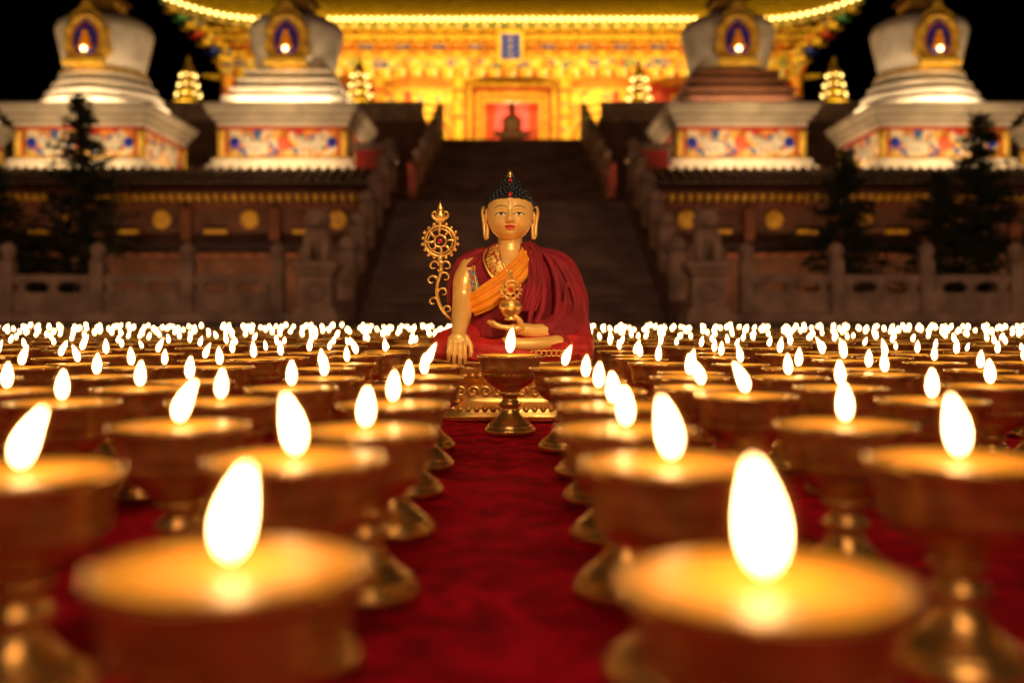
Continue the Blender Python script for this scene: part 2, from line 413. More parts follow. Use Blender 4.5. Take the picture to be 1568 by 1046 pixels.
b.tube([(-64,-80,122),(-58,-85,112),(-56,-88,102),(-57,-88,96)],[4.6,4.2,3.8,3.0],seg=10)
b.tube([(60,-58,132),(42,-66,130),(26,-72,132),(14,-75,134)],[12,11.5,10,9],seg=18)
b.sph((8,-77,135),(16,13,6.5),seg=16,rings=10)
for i,(dy,ln) in enumerate(((-9,24),(-3,29),(3,31),(9,27))):
    b.tube([(0,-79+dy,136),(-ln*.45,-80+dy,137),(-ln*.8,-80+dy,140),(-ln,-79+dy,144)],[4.2,3.9,3.6,2.9],seg=10)
b.tube([(16,-84,138),(14,-89,146),(8,-90,152),(3,-88,155)],[4.6,4.3,3.8,3.2],seg=10)
b.tube([(70,-68,116),(48,-80,113),(24,-86,112),(8,-86,113)],[9,9.5,9,9],seg=16)
for i in range(5):
    zz=119-i*3.2; b.tube([(6,-88+abs(i-2)*.6,zz),(-4+i*1.5,-88,zz),(-10+i*2.2,-86,zz+.3)],[3.2-.3*i,3.0-.3*i,2.5-.25*i],seg=8)
o=b.build("body",[M['skin']],ST,scale=U); remesh(o,.00095,1)
def ribbon(mb,pts,wid,hw,n=60,m=14,amp=1.6,waves=3,th=3,mat=0):
    P=[Vector(p) for p in pts]; W=[Vector(w).normalized() for w in wid]
    def cr(A,i,t):
        p0=A[max(i-1,0)];p1=A[i];p2=A[i+1];p3=A[min(i+2,len(A)-1)]
        return .5*((2*p1)+(p2-p0)*t+(2*p0-5*p1+4*p2-p3)*t*t+(3*p1-p0-3*p2+p3)*t**3)
    top=[];bot=[]
    for k in range(n+1):
        u=k/n*(len(P)-1); i=min(int(u),len(P)-2); t=u-i
        c=cr(P,i,t); w=cr(W,i,t).normalized(); h=hw[i]+(hw[i+1]-hw[i])*t
        c2=cr(P,i,min(1,t+.05)) - cr(P,i,max(0,t-.05)); T=c2.normalized(); N=T.cross(w).normalized()
        if N.y>0 and abs(N.y)>.3: N=-N
        for j in range(m+1):
            s=-1+2*j/m
            curve=-(s*s)*h*.18
            off=amp*math.cos(s*pi*waves+k*.06)+curve
            top.append(c+w*h*s+N*(off+th)); bot.append(c+w*h*s*.96+N*(off-th))
    nv=(m+1); fs=[]; L=len(top)
    for k in range(n):
        for j in range(m):
            a=k*nv+j; fs.append((a,a+1,a+nv+1,a+nv)); fs.append((L+a,L+a+nv,L+a+nv+1,L+a+1))
        a=k*nv; fs.append((a,a+nv,L+a+nv,L+a)); a=k*nv+m; fs.append((a,L+a,L+a+nv,a+nv))
    mb.add(top+bot,fs,mat,True)
b=MB()
ribbon(b,[(-58,-34,168),(-36,-43,180),(-8,-45,200),(14,-40,222),(27,-28,244),(30,-6,258)],
       [(-.3,.1,1),(-.5,.05,.9),(-.7,0,.75),(-.8,.05,.6),(-.9,.2,.4),(-1,.3,.1)],[16,19,19,17,14,12],m=28,amp=1.9,waves=3.4,th=2.2)
b.build("sash",[M['sash']],ST,scale=U)
b=MB()
ribbon(b,[(-8,-37,204),(-18,-36,222),(-26,-29,240),(-24,-12,258)],[(1,0,.3),(1,-.1,.3),(1,-.1,.4),(1,-.3,.4)],[12,13,11,7],amp=.3,waves=1,th=2,mat=0)
ribbon(b,[(-48,-30,182),(-55,-31,200),(-60,-26,222)],[(1,-.6,0),(1,-.6,0),(1,-.5,0)],[7,9,8],amp=.3,waves=1,th=1.6,mat=1)
b.build("brocade_vest",[M['brocade'],M['brocade2']],ST,scale=U)
b=MB()
b.tube([(0,-42,210),(-8,-40,226),(-14,-33,242),(-16,-16,258)],1.6,seg=8)
b.tube([(-20,-41,202),(-34,-36,222),(-40,-26,240),(-36,-8,254)],1.6,seg=8)
b.tube([(-58,-24,172),(-50,-36,190),(-52,-34,208),(-56,-24,228)],1.5,seg=8)
b.build("robe_trim",[M['gold']],ST,scale=U)
b=MB()
ribbon(b,[(24,-2,264),(36,-24,250),(40,-42,220),(36,-50,190),(28,-56,160)],[(1,.2,.3),(1,.1,.3),(1,.15,0),(1,.15,0),(1,.2,0)],[8,11,13,13,11],m=24,amp=1.7,waves=2.5,th=2)
b.build("shawl",[M['robe']],ST,scale=U)

# ---- head
def gs(dx,dz,sx,sz): return math.exp(-(dx/sx)**2-(dz/sz)**2)
def sst(a,b_,x):
    t=max(0,min(1,(x-a)/(b_-a))); return t*t*(3-2*t)
HC=(0,-4,306)
def head_pt(th,ph,feat=True):
    z=math.sin(th); c=math.cos(th); x=c*math.sin(ph); y=-c*math.cos(ph)
    if z<0: c2=(1-abs(z)**2.6)**(1/2.6); kk=c2/max(c,1e-4); x*=kk; y*=kk
    wf=1.0 - (.24*(-z)**1.6 if z<0 else .04*z*z)
    px=35.5*x*wf; pz=(39 if z<0 else 43)*z; py=38*y*(1-(.16*(-z)**2 if z<0 else 0))
    hairf=0
    if feat and y<0.15:
        ax=abs(px)
        if pz>-11: f=1-.78*sst(-11,9,pz)
        else: f=1-sst(11,15.5,-pz)
        dy=8.0*f*math.exp(-(px/(3.2+ (1.2 if pz<-6 else 0)))**2)
        dy+=3.0*gs(ax-4.6,pz+11,2.6,2.8)
        dy-=3.0*gs(ax-13,pz+1,8.5,5.5)
        dy+=2.8*gs(ax-13.5,pz+1.5,7.4,3.2)
        dy+=1.5*gs(ax-12,pz-8,9,2.2)
        dy+=2.4*gs(px,pz+18.6,6.5,1.7)+2.6*gs(px,pz+22.6,5.2,2.0)-1.8*gs(px,pz+20.5,8,.9)-1.4*gs(px,pz+26,6,2)
        dy+=2.6*gs(px,pz+31,8,5)
        dy+=2.0*gs(ax-17,pz+14,9,9)
        py-=dy*max(0,min(1,(-y+.15)*2))
    hl = 21.5 - 4*(abs(ph)/1.2)**2 if abs(ph)<1.2 else 17.5-(abs(ph)-1.2)*38
    hl=max(hl,-26)
    hairf=sst(hl-1.0,hl+1.5,pz)
    k=1+hairf*.07
    return px*k,py*k,pz*k,hairf,y
NL,NT=260,190
vs=[];cols=[];fs=[]
for j in range(NT+1):
    th=-pi/2+pi*(j+ .0)/NT
    th=max(-pi/2+.01,min(pi/2-.01,th))
    for i in range(NL):
        ph=-pi+2*pi*i/NL
        ph2=ph-.45*math.sin(ph)
        px,py,pz,hf,y=head_pt(th,ph2)
        vs.append((HC[0]+px,HC[1]+py,HC[2]+pz))
        c=(.97,.58,.18,0.0)
        if hf>.5: c=(.012,.012,.02,1)
        elif y<0:
            ax=abs(px); ez=pz+1.6
            e_up=3.1*(1-((ax-13.5)/8.2)**2); e_dn=-1.7*(1-((ax-13.5)/8.2)**2)
            if abs(ax-13.5)<8.2 and e_dn<ez<e_up*.75: c=(.85,.76,.58,1)
            if abs(ax-13.5)<8.8 and abs(ez-e_up*.85)<.85: c=(.05,.02,.01,1)
            if (ax-13.2)**2+(ez-.4)**2<4.2 and e_dn<ez: c=(.02,.012,.01,1)
            bz=9.0+2.4*(1-((ax-13.5)/8)**2)
            if 4.5<ax<23 and abs(pz-bz)<.65: c=(.10,.035,.02,1)
            if (px/8)**2+((pz+20.4)/(3.3 if pz>-20.4 else 3.1))**2<1: c=(.75,.07,.04,1)
            if px*px+(pz-13)**2<3.2: c=(.95,.7,.4,1)
        cols.append(c)
for j in range(NT):
    for i in range(NL):
        i2=(i+1)%NL; fs.append((j*NL+i,j*NL+i2,(j+1)*NL+i2,(j+1)*NL+i))
fs.append(tuple(range(NL))[::-1]); fs.append(tuple(NT*NL+i for i in range(NL)))
hm=bpy.data.materials.new("painted_face"); hm.use_nodes=True
nt=hm.node_tree; bs=nt.nodes["Principled BSDF"]; bs.inputs["Roughness"].default_value=.36
at=nt.nodes.new("ShaderNodeAttribute"); at.attribute_name="paint"
nt.links.new(at.outputs["Color"],bs.inputs["Base Color"])
mr=nt.nodes.new("ShaderNodeMapRange"); mr.inputs[3].default_value=.2; mr.inputs[4].default_value=0
nt.links.new(at.outputs["Alpha"],mr.inputs[0]); nt.links.new(mr.outputs[0],bs.inputs["Metallic"])
b=MB(); b.add(vs,fs,0,True); ho=b.build("head",[hm],ST,scale=U)
ca=ho.data.color_attributes.new("paint",'FLOAT_COLOR','POINT')
for i,c in enumerate(cols): ca.data[i].color=c
b=MB()
N=520; ga=pi*(3-math.sqrt(5))
for i in range(N):
    z=1-2*(i+.5)/N; th=math.asin(z); ph=(i*ga)%(2*pi)-pi
    px,py,pz,hf,y=head_pt(th,ph,False)
    if hf>.9: b.sph((HC[0]+px,HC[1]+py,HC[2]+pz),3.3,0,8,6)
b.lathe([(17,0),(17,6),(15.5,12),(11,17),(5,20),(.5,21)],c=(0,-2,344),seg=20,mat=0)
for i in range(70):
    z=(i+.5)/70; a=i*ga; r=math.sqrt(max(0,1-z*z)); b.sph((17*r*math.cos(a),-2+17*r*math.sin(a),345+19*z),2.7,0,8,6)
b.lathe([(3,0),(6,2),(6.5,5),(5,7),(3.5,9),(4,11),(2,13),(.3,15)],c=(0,-2,360),seg=14,mat=1)
b.sph((0,-39,334),(3.2,2,3.2),2)
b.sph((0,-20,357),(3,2.5,3),2)
b.build("hair",[M['hair'],M['gold'],M['jewel']],ST,scale=U)
b=MB()
for s in (-1,1):
    b.tube([(s*33.5,-4,302),(s*36,-5,313),(s*40,-1,318),(s*42,3,309),(s*40,2,293),(s*38.5,-2,276),(s*36,-6,271),(s*34.5,-6,280),(s*34.5,-5,292)],[2.4,2.6,2.8,2.8,2.5,2.8,3.2,2.6,2.2],seg=8)
    b.sph((s*37,0,302),(2.5,6,13)); b.sph((s*36.5,-2,280),(2,3,7))
b.build("ears",[M['skin']],ST,scale=U)
# ---- alms bowl with jewel crown
b=MB(); c=(1,-84,146)
b.lathe([(5,0),(9,1),(9.5,3),(7.5,4.5),(11,8),(15.5,14),(17,20),(16,24),(13,26),(14.5,27),(12,29),(4,31),(3,33)],c=c,seg=28,mat=0)
cz=c[2]+45
b.torus((1,-84,cz),13,1.8,seg=28); b.torus((1,-84,cz),6.5,1.3,seg=18)
for i in range(8):
    a=i*pi/4; b.tube([(1+6*math.cos(a),-84,cz+6*math.sin(a)),(1+13*math.cos(a),-84,cz+13*math.sin(a))],1.1,seg=6,sub=1)
for i in range(16):
    a=i*pi/8; b.sph((1+15.5*math.cos(a),-84,cz+15.5*math.sin(a)),1.8,0,8,6)
b.sph((1,-86,cz),(3.4,2.5,3.4),1)
b.lathe([(2,0),(4,3),(2,6),(2.8,8),(1.2,12),(.2,17)],c=(1,-84,cz+15),seg=10)
b.build("alms_bowl",[M['gold'],M['jewel']],ST,scale=U)
# ---- ritual staff
b=MB(); sx,sy,sz=-106,-14,266
b.torus((sx,sy,sz),23,2.3,seg=40); b.torus((sx,sy,sz),18.5,1.2,seg=36); b.torus((sx,sy,sz),9,1.8,seg=20)
b.sph((sx,sy-2,sz),(4,3,4),1)
for i in range(8):
    a=i*pi/4
    b.tube([(sx+9*math.cos(a),sy,sz+9*math.sin(a)),(sx+14*math.cos(a+.12),sy,sz+14*math.sin(a+.12)),(sx+23*math.cos(a),sy,sz+23*math.sin(a))],[1.4,2.4,1.4],seg=6,sub=3)
for i in range(18):
    a=i*pi/9+pi/18; r=27 if i%2 else 26
    b.sph((sx+r*math.cos(a),sy,sz+r*math.sin(a)),(3,2,3),0,8,6)
b.lathe([(2.5,0),(7,2),(3,6),(8,9),(9,12),(4,16),(5.5,20),(4,25),(1.5,29),(.3,34)],c=(sx,sy,sz+27),seg=14,sy=.6)
for s in (-1,1):
    b.tube([(sx,sy,sz+31),(sx+s*9,sy,sz+34),(sx+s*12,sy,sz+41),(sx+s*8,sy,sz+45),(sx+s*6,sy,sz+42)],[2,2,1.8,1.4,1],seg=8)
b.tube([(sx,sy,sz-25),(sx+1,sy,sz-45),(sx-5,sy,sz-70),(sx-1,sy,sz-95),(sx+12,sy,sz-115),(sx+26,sy+4,sz-122)],[3.6,3,2.8,2.8,2.6,2.4],seg=10)
b.sph((sx+.5,sy,sz-32),(6,5,4)); b.sph((sx+.5,sy,sz-44),(5,4,3.5))
for (cx,cz,s,r) in ((0,-38,1,9),(0,-38,-1,9),(-2,-55,1,9),(-3,-60,-1,9),(-4,-78,1,8),(-2,-92,-1,8),(4,-104,1,7)):
    pts=[];rd=[]
    for q in range(10):
        t=q/9; a=t*1.6*pi; rr=r*(1-t*.65)
        pts.append((sx+cx+s*(r+.5-rr*math.cos(a)*1.0),sy,sz+cz+rr*math.sin(a))); rd.append(2.0-.9*t)
    b.tube(pts,rd,seg=8,sub=2)
b.build("ritual_staff",[M['gold'],M['jewel']],ST,scale=U)
# ---- throne base
b=MB()
prof=[(106,0),(108,2),(108,9),(102,12),(102,16),(96,20),(90,24),(86,28),(84,34),(84,50),(88,56),(96,60),(102,64),(102,68),(108,71),(110,75),(110,79),(106,82.5),(60,83)]
b.lathe(prof,seg=96,sy=.76,sq=4.5,mat=0)
def sup(a,r):
    ca,sa=math.cos(a),math.sin(a); k=2/4.5
    return r*math.copysign(abs(ca)**k,ca), r*.76*math.copysign(abs(sa)**k,sa)
def perim(r,n):
    pts=[sup(2*pi*i/2000,r) for i in range(2001)]; L=[0]
    for i in range(2000): L.append(L[-1]+math.dist(pts[i],pts[i+1]))
    out=[];j=0
    for q in range(n):
        t=L[-1]*q/n
        while L[j+1]<t: j+=1
        out.append(pts[j])
    return out
for (x,y) in perim(104,60): b.sph((x,y,66),(4.2,4.2,3.4),0,8,6)
for (x,y) in perim(100,52): b.sph((x,y,17),(5,5,4.5),0,8,6)
for (x,y) in perim(110,120): b.sph((x,y,77),1.7,0,6,4)
for (x,y) in perim(108.5,120): b.sph((x,y,5.5),1.9,0,6,4)
for i in range(-4,5):
    cx=i*18; s=1 if i%2 else -1
    pts=[]
    for q in range(14):
        t=q/13; a=t*2.4*pi; r=9*(1-t*.8); pts.append((cx+s*r*math.cos(a),-66-1.0,42+r*math.sin(a)))
    b.tube(pts,[2.6-1.0*q/13 for q in range(14)],seg=8,sub=1)
b.torus((0,-68,42),10,2.4,seg=24); b.sph((0,-68,42),(6,4,6))
for s in (-1,1):
    b.lathe([(7,0),(9,3),(6,7),(5,14),(8,18),(9,22),(6,25),(9,29)],c=(s*82,-62,26),seg=14)
    for yy in (-30,0,30): b.torus((s*85,yy,42),9,2.4,axis='X',seg=16)
b.build("throne",[M['gold']],ST,scale=U)

# ------------------------------------------------------------------ stairs
b=MB()
n=16
for i in range(n):
    y0=17+6*i/n; z1=2.7*(i+1)/n; b.b2(-2.62,2.62,y0,23.2,z1-2.7/n,z1-.035,0); b.b2(-2.62,2.62,y0-.03,23.2,z1-.034,z1,0)
b.b2(-3.6,3.6,23.21,25.2,0,2.7,0)
n=20
for i in range(n):
    y0=25.2+9.4*i/n; z1=2.7+3.4*(i+1)/n; b.b2(-2.35,2.35,y0,36.5,z1-3.4/n,z1-.035,0); b.b2(-2.35,2.35,y0-.03,36.5,z1-.034,z1,0)
b.build("staircase",[M['stair']])
def parapet(b,x0,x1,y0,z0,y1,z1,h,mat=0):
    b.hexa([(x0,y0,0),(x1,y0,0),(x1,y1,0),(x0,y1,0),(x0,y0,z0+h),(x1,y0,z0+h),(x1,y1,z1+h),(x0,y1,z1+h)],mat)
for s in (-1,1):
    b=MB()
    parapet(b,s*2.64,s*2.95,16.7,0.0,23.0,2.7,.35,1)
    parapet(b,s*2.37,s*2.62,25.0,2.7,34.8,6.1,.35,1)
    for i in range(6):
        t=i/5; y=16.9+6*t; z=2.7*t
        b.box((s*2.8,y,z+.55),(.13,.13,.65),0); b.lathe([(.1,0),(.16,.05),(.17,.16),(.1,.24),(.02,.3)],c=(s*2.8,y,z+1.2),seg=12,mat=0)
        if i<5:
            z2=2.7*(t+.2); y2=y+1.2
            for (lo,hi) in ((.40,.62),(.82,.95)):
                b.hexa([(s*2.74,y+.1,z+lo),(s*2.86,y+.1,z+lo),(s*2.86,y2-.1,z2+lo),(s*2.74,y2-.1,z2+lo),
                        (s*2.74,y+.1,z+hi),(s*2.86,y+.1,z+hi),(s*2.86,y2-.1,z2+hi),(s*2.74,y2-.1,z2+hi)],0)
    for i in range(7):
        t=i/6; y=25.2+9.4*t; z=2.7+3.4*t
        b.box((s*2.5,y,z+.5),(.12,.12,.6),0); b.lathe([(.1,0),(.15,.05),(.16,.14),(.02,.26)],c=(s*2.5,y,z+1.1),seg=12,mat=0)
        if i<6:
            z2=z+3.4/6; y2=y+9.4/6
            for (lo,hi) in ((.40,.62),(.78,.92)):
                b.hexa([(s*2.45,y+.1,z+lo),(s*2.55,y+.1,z+lo),(s*2.55,y2-.1,z2+lo),(s*2.45,y2-.1,z2+lo),
                        (s*2.45,y+.1,z+hi),(s*2.55,y+.1,z+hi),(s*2.55,y2-.1,z2+hi),(s*2.45,y2-.1,z2+hi)],0)
    b.build("stair_balustrade",[M['stone'],M['darkwall']])
# ------------------------------------------------------------------ plaza balustrade
for s in (-1,1):
    b=MB(); y=16.6
    xs=[3.9+1.5*i for i in range(12)]
    b.b2(s*3.3,s*21,y-.16,y+.16,0,.16,0)
    for i,x in enumerate(xs):
        b.box((s*x,y,.16+.44),(.11,.11,.44),0)
        b.lathe([(.09,0),(.13,.03),(.09,.07),(.13,.11),(.14,.2),(.09,.27),(.02,.31)],c=(s*x,y,1.04),seg=12,mat=0)
        if i<len(xs)-1:
            xa,xb=x+.11,x+1.39
            b.b2(s*xa,s*xb,y-.07,y+.07,.68,.80,0)
            b.b2(s*xa,s*xb,y-.055,y+.055,.16,.50,0)
            for q in (0,.5,1):
                xc=xa+(xb-xa)*(.08+.84*q); b.lathe([(.16,0),(.07,.05),(.07,.10),(.18,.18)],c=(s*xc,y,.50),seg=10,mat=0,sy=.5)
    o=b.build("stone_balustrade",[M['stone']]); bevel(o,.012,1)
# ------------------------------------------------------------------ guardian lions
for s in (-1,1):
    E=empty("guardian_lion_statue",(s*3.02,15.5,0))
    b=MB()
    b.box((0,0,.08),(.36,.36,.08),0); b.box((0,0,.20),(.31,.31,.04),0); b.box((0,0,.50),(.25,.25,.26),0)
    b.box((0,0,.80),(.30,.30,.04),0); b.box((0,0,.90),(.34,.34,.06),0)
    for q in (-1,1): b.torus((0,q*.26,.5),.13,.03,seg=20,mat=0)
    o=b.build("pedestal",[M['stone']],E); bevel(o,.015,2)
    b=MB()
    b.tube([(0,.16,1.06),(0,.10,1.22),(0,-.02,1.38),(0,-.08,1.5)],[.21,.21,.19,.15],seg=16)
    b.sph((0,-.10,1.60),(.19,.19,.175)); b.sph((0,-.26,1.56),(.11,.09,.09)); b.sph((0,-.32,1.60),(.045,.03,.03))
    for q in (-1,1):
        b.tube([(q*.13,-.10,1.36),(q*.14,-.17,1.15),(q*.14,-.18,1.0)],[.085,.07,.06],seg=10); b.sph((q*.14,-.22,.99),(.08,.09,.045))
        b.tube([(q*.16,.15,1.12),(q*.21,.0,1.12),(q*.20,-.02,1.0)],[.13,.1,.06],seg=10); b.sph((q*.20,-.07,.99),(.07,.09,.04))
        b.tube([(q*.12,-.08,1.74),(q*.15,-.08,1.80)],[.04,.02],seg=8); b.sph((q*.07,-.25,1.64),(.03,.03,.03))
    for i in range(60):
        a=random.uniform(0,2*pi); t=random.uniform(-.6,1.2); b.sph((.19*math.cos(t)*math.cos(a),-.04+.17*math.cos(t)*math.sin(a)*1.1+.02,1.58+.18*math.sin(t)),.037,0,6,5)
    b.tube([(0,.30,1.1),(0,.36,1.3),(0,.30,1.45),(0,.34,1.55)],[.05,.06,.07,.03],seg=10)
    o=b.build("lion",[M['stone']],E); remesh(o,.018,1)

# ------------------------------------------------------------------ terrace walls
for s in (-1,1):
    b=MB()
    b.b2(s*3.0,s*40,22.3,36.4,0,3.3,0)
    b.hexa([(s*2.95,21.45,2.93),(s*40,21.45,2.93),(s*40,22.6,3.18),(s*2.95,22.6,3.18),(s*2.95,21.45,3.0),(s*40,21.45,3.0),(s*40,22.6,3.42),(s*2.95,22.6,3.42)],1)
    x=3.05
    while x<20:
        b.tube([(s*x,21.42,3.0),(s*x,22.5,3.42)],.055,seg=8,mat=1,sub=1); x+=.22
    b.b2(s*3.0,s*40,22.12,22.298,2.80,2.92,3)
    b.b2(s*3.0,s*40,22.2,22.297,2.50,2.62,3)
    x=3.1
    while x<19:
        b.b2(s*x,s*(x+.11),22.02,22.119,2.66,2.79,2); b.b2(s*(x+.02),s*(x+.09),22.16,22.296,2.64,2.78,2); x+=.2
    for i in range(9):
        x=3.9+1.97*i
        b.lathe([(.21,0),(.21,.03),(.16,.05),(.13,.04),(.05,.06),(.01,.07)],c=(0,0,0),seg=24,mat=2)
        k=24*6
        for q in range(len(b.v)-k,len(b.v)):
            vx,vy,vz=b.v[q]; b.v[q]=(s*x+vx,22.29-vz,2.26+vy)
        b.b2(s*(x+.5),s*(x+1.0),22.2,22.296,1.93,2.02,2)
    b.b2(s*3.0,s*40,22.0,22.295,1.55,1.68,1)
    b.b2(s*3.0,s*40,21.8,22.294,1.35,1.50,0)
    x=3.1
    while x<19: b.b2(s*x,s*(x+.2),21.72,21.799,1.38,1.47,3); x+=.32
    for i in range(9):
        x=3.2+1.97*i; b.b2(s*x,s*(x+.22),22.1,22.293,1.70,2.48,3)
    b.b2(s*2.97,s*3.7,23.5,25.4,2.7,4.0,4); b.b2(s*2.9,s*3.8,23.4,25.5,4.0,4.15,5)
    b.b2(s*2.66,s*40,30.5,36.6,3.2,6.0,0); b.b2(s*2.66,s*40,30.3,36.6,6.0,6.12,5)
    b.b2(s*2.7,s*16,30.35,30.5,6.12,6.6,5)
    b.build("terrace_wall",[M['darkwall'],M['darktile'],M['t_gold'],M['brownstep'],M['t_red'],M['stone']])
b=MB(); b.b2(-60,60,36.7,70,0,6.05,0); b.build("temple_terrace",[M['stair']])

# ------------------------------------------------------------------ stupas
def lion_relief(b,x,y,z,s,flip,mat,axis='f'):
    parts=[((0,0),(.22,.10)),((.22,.10),(.10,.10)),((-.16,-.13),(.045,.1)),((-.05,-.14),(.04,.09)),((.1,-.13),(.04,.1)),((.2,-.10),(.04,.1)),((-.26,.10),(.05,.11)),((.26,.0),(.06,.05))]
    for (dx,dz),(rx,rz) in parts:
        dx*=flip
        if axis=='f': b.sph((x+dx*s,y,z+dz*s),(rx*s,.05,rz*s),mat,10,6)
        else: b.sph((x,y+dx*s,z+dz*s),(.05,rx*s,rz*s),mat,10,6)
def stupa(cx,cy,roundt,unlit=False):
    E=empty("stupa",(cx,cy,0))
    b=MB()
    W,F,G,R,BR,BL,OR,GY=0,1,2,3,4,5,6,7
    T=BR if unlit else W  # tiers of the unlit stupa: shade put into a brown colour
    b.box((0,0,3.52),(1.80,1.80,.20),W); b.box((0,0,3.80),(1.70,1.70,.08),W); b.box((0,0,3.915),(1.60,1.60,.035),G)
    b.box((0,0,4.28),(1.50,1.50,.33),F)
    for sx in (-1,1):
        for sy in (-1,1):
            b.box((sx*1.42,sy*1.42,4.28),(.11,.11,.328),R)
            b.lathe([(.1,0),(.1,.5),(.14,.6)],c=(sx*1.50,sy*1.50,3.97),seg=12,mat=G)
    for f in (-1,1):
        lion_relief(b,f*.62,-1.5,4.27,1.25,f,W); lion_relief(b,f*1.5,-.62,4.27,1.25,1,W,'s'); lion_relief(b,f*1.5,.62,4.27,1.25,-1,W,'s')
        b.sph((f*1.18,-1.5,4.3),(.14,.04,.14),BL,10,6)
        for g_ in (-1,1):
            b.b2(f*(.02 if g_<0 else 1.30),f*(.06 if g_<0 else 1.34),-1.53,-1.501,3.96,4.60,G)
    b.sph((0,-1.5,4.28),(.16,.05,.22),OR,10,6)
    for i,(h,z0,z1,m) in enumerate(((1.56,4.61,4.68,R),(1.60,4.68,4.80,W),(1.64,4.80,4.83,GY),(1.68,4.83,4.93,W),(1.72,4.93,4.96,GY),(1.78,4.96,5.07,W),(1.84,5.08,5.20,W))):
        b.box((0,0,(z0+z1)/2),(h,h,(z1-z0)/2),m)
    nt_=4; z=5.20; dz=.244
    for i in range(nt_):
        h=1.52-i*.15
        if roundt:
            b.lathe([(h*.92,0),(h*.92,dz*.42)],c=(0,0,z),seg=64,mat=GY if not unlit else BR,smooth=False)
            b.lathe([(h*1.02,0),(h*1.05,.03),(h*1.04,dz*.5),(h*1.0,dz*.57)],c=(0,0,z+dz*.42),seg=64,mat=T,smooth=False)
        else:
            b.box((0,0,z+dz*.21),(h*.91,h*.91,dz*.21),GY if not unlit else BR); b.box((0,0,z+dz*.71),(h,h,dz*.289),T)
        z+=dz
    b.lathe([(1.02,0),(1.08,.05),(1.03,.10),(.96,.12)],c=(0,0,z),seg=48,mat=G if not unlit else BR)
    z+=.10
    b.lathe([(.95,0),(.99,.10),(1.06,.42),(1.14,.78),(1.19,1.0),(1.19,1.10),(1.13,1.24),(.97,1.36),(.70,1.43),(.45,1.45)],c=(0,0,z),seg=64,mat=W)
    z2=z+1.44
    b.box((0,0,z2+.07),(.52,.52,.07),BR); b.box((0,0,z2+.28),(.40,.40,.14),G); b.box((0,0,z2+.47),(.50,.50,.05),BR)
    for i in range(11):
        r=.40-.027*i; b.lathe([(r*.7,0),(r,.03),(r,.10),(r*.7,.13)],c=(0,0,z2+.52+i*.15),seg=24,mat=G)
    b.lathe([(.55,0),(.58,.05),(.3,.12),(.1,.2),(.14,.3),(.02,.5)],c=(0,0,z2+2.2),seg=24,mat=G)
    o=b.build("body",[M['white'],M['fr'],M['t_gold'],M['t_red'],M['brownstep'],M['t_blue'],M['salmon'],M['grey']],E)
    bevel(o,.012,1)
    b=MB(); y=-1.16; zc=z+.62
    def plate(sc,y0,y1,mat,zoff=0):
        out=[]
        n=40
        for i in range(n):
            a=2*pi*i/n
            r=1+.06*math.cos(10*a)
            xx=.46*math.sin(a)*r; zz=.62*math.cos(a)*r
            if math.cos(a)>.85: zz+=.14*(math.cos(a)-.85)/.15
            if zz<-.5: zz=-.5
            out.append((xx*sc,zz*sc+zc+zoff))
        vs=[(x,y0,z_) for x,z_ in out]+[(x,y1,z_) for x,z_ in out]
        fs=[tuple(range(n)),tuple(n+i for i in range(n))[::-1]]+[(i,n+i,n+(i+1)%n,(i+1)%n) for i in range(n)]
        b.add(vs,fs,mat)
    plate(1.20,y-.02,y+.3,0)
    plate(.66,y-.03,y-.022,1,-.03)
    for i in range(26):
        a=2*pi*i/26; zz=.60*math.cos(a)
        if zz<-.48: zz=-.48
        b.sph((.46*math.sin(a),y-.04,zc+zz),(.065,.04,.065),0,8,6)
    for i in range(18):
        a=2*pi*i/18; zz=.42*math.cos(a)-.03
        b.sph((.31*math.sin(a),y-.05,zc+max(zz,-.38)),(.035,.03,.035),2,6,5)
    b.box((0,y-.10,zc-.5),(.45,.10,.05),0); b.box((0,y-.13,zc-.60),(.50,.12,.05),0)
    b.sph((0,y-.06,zc+.16),(.08,.05,.09),3); b.sph((0,y-.06,zc-.02),(.14,.06,.14),3); b.sph((0,y-.07,zc-.17),(.2,.07,.08),3)
    b.lathe([(.05,0),(.07,.03),(.03,.06),(.08,.12)],c=(0,y-.14,zc-.45),seg=12,mat=0)
    b.sph((0,y-.14,zc-.27),(.055,.055,.08),4,10,8)
    b.build("niche",[M['t_gold'],M['t_blue'],M['t_red'],M['sash'],M['niche_glow']],E)
    def area(loc,target,sx,sy,P,colr):
        L=bpy.data.lights.new("floodlight",'AREA'); L.shape='RECTANGLE'; L.size=sx; L.size_y=sy; L.energy=P; L.color=colr
        o=bpy.data.objects.new("floodlight",L); COL.objects.link(o); o.parent=E; o.location=loc
        dv=Vector(target)-Vector(loc); o.rotation_euler=dv.to_track_quat('-Z','Y').to_euler()
    k=.5 if unlit else 1
    WC=(1,.66,.31)
    area((0,-2.6,3.55),(0,-1.4,4.4),2.6,.1,44,WC)
    area((0,-1.76,5.25),(0,-.9,6.0),2.4,.06,32*k,(1,.70,.38))
    area((0,-2.5,5.5),(0,-1.0,7.0),.8,.1,13,(1,.62,.22))
    sd=1 if cx<0 else -1
    area((sd*2.6,0,3.55),(sd*1.4,0,4.4),2.6,.1,30,WC)
    area((sd*1.76,0,5.25),(sd*.9,0,6.0),2.4,.06,18*k,(1,.70,.38))
    return E
stupa(-5.56,25.7,False); stupa(5.56,25.7,False,True)
stupa(-10.5,25.7,True); stupa(10.5,25.7,True)
stupa(-15.5,25.7,False); stupa(15.5,25.7,False)

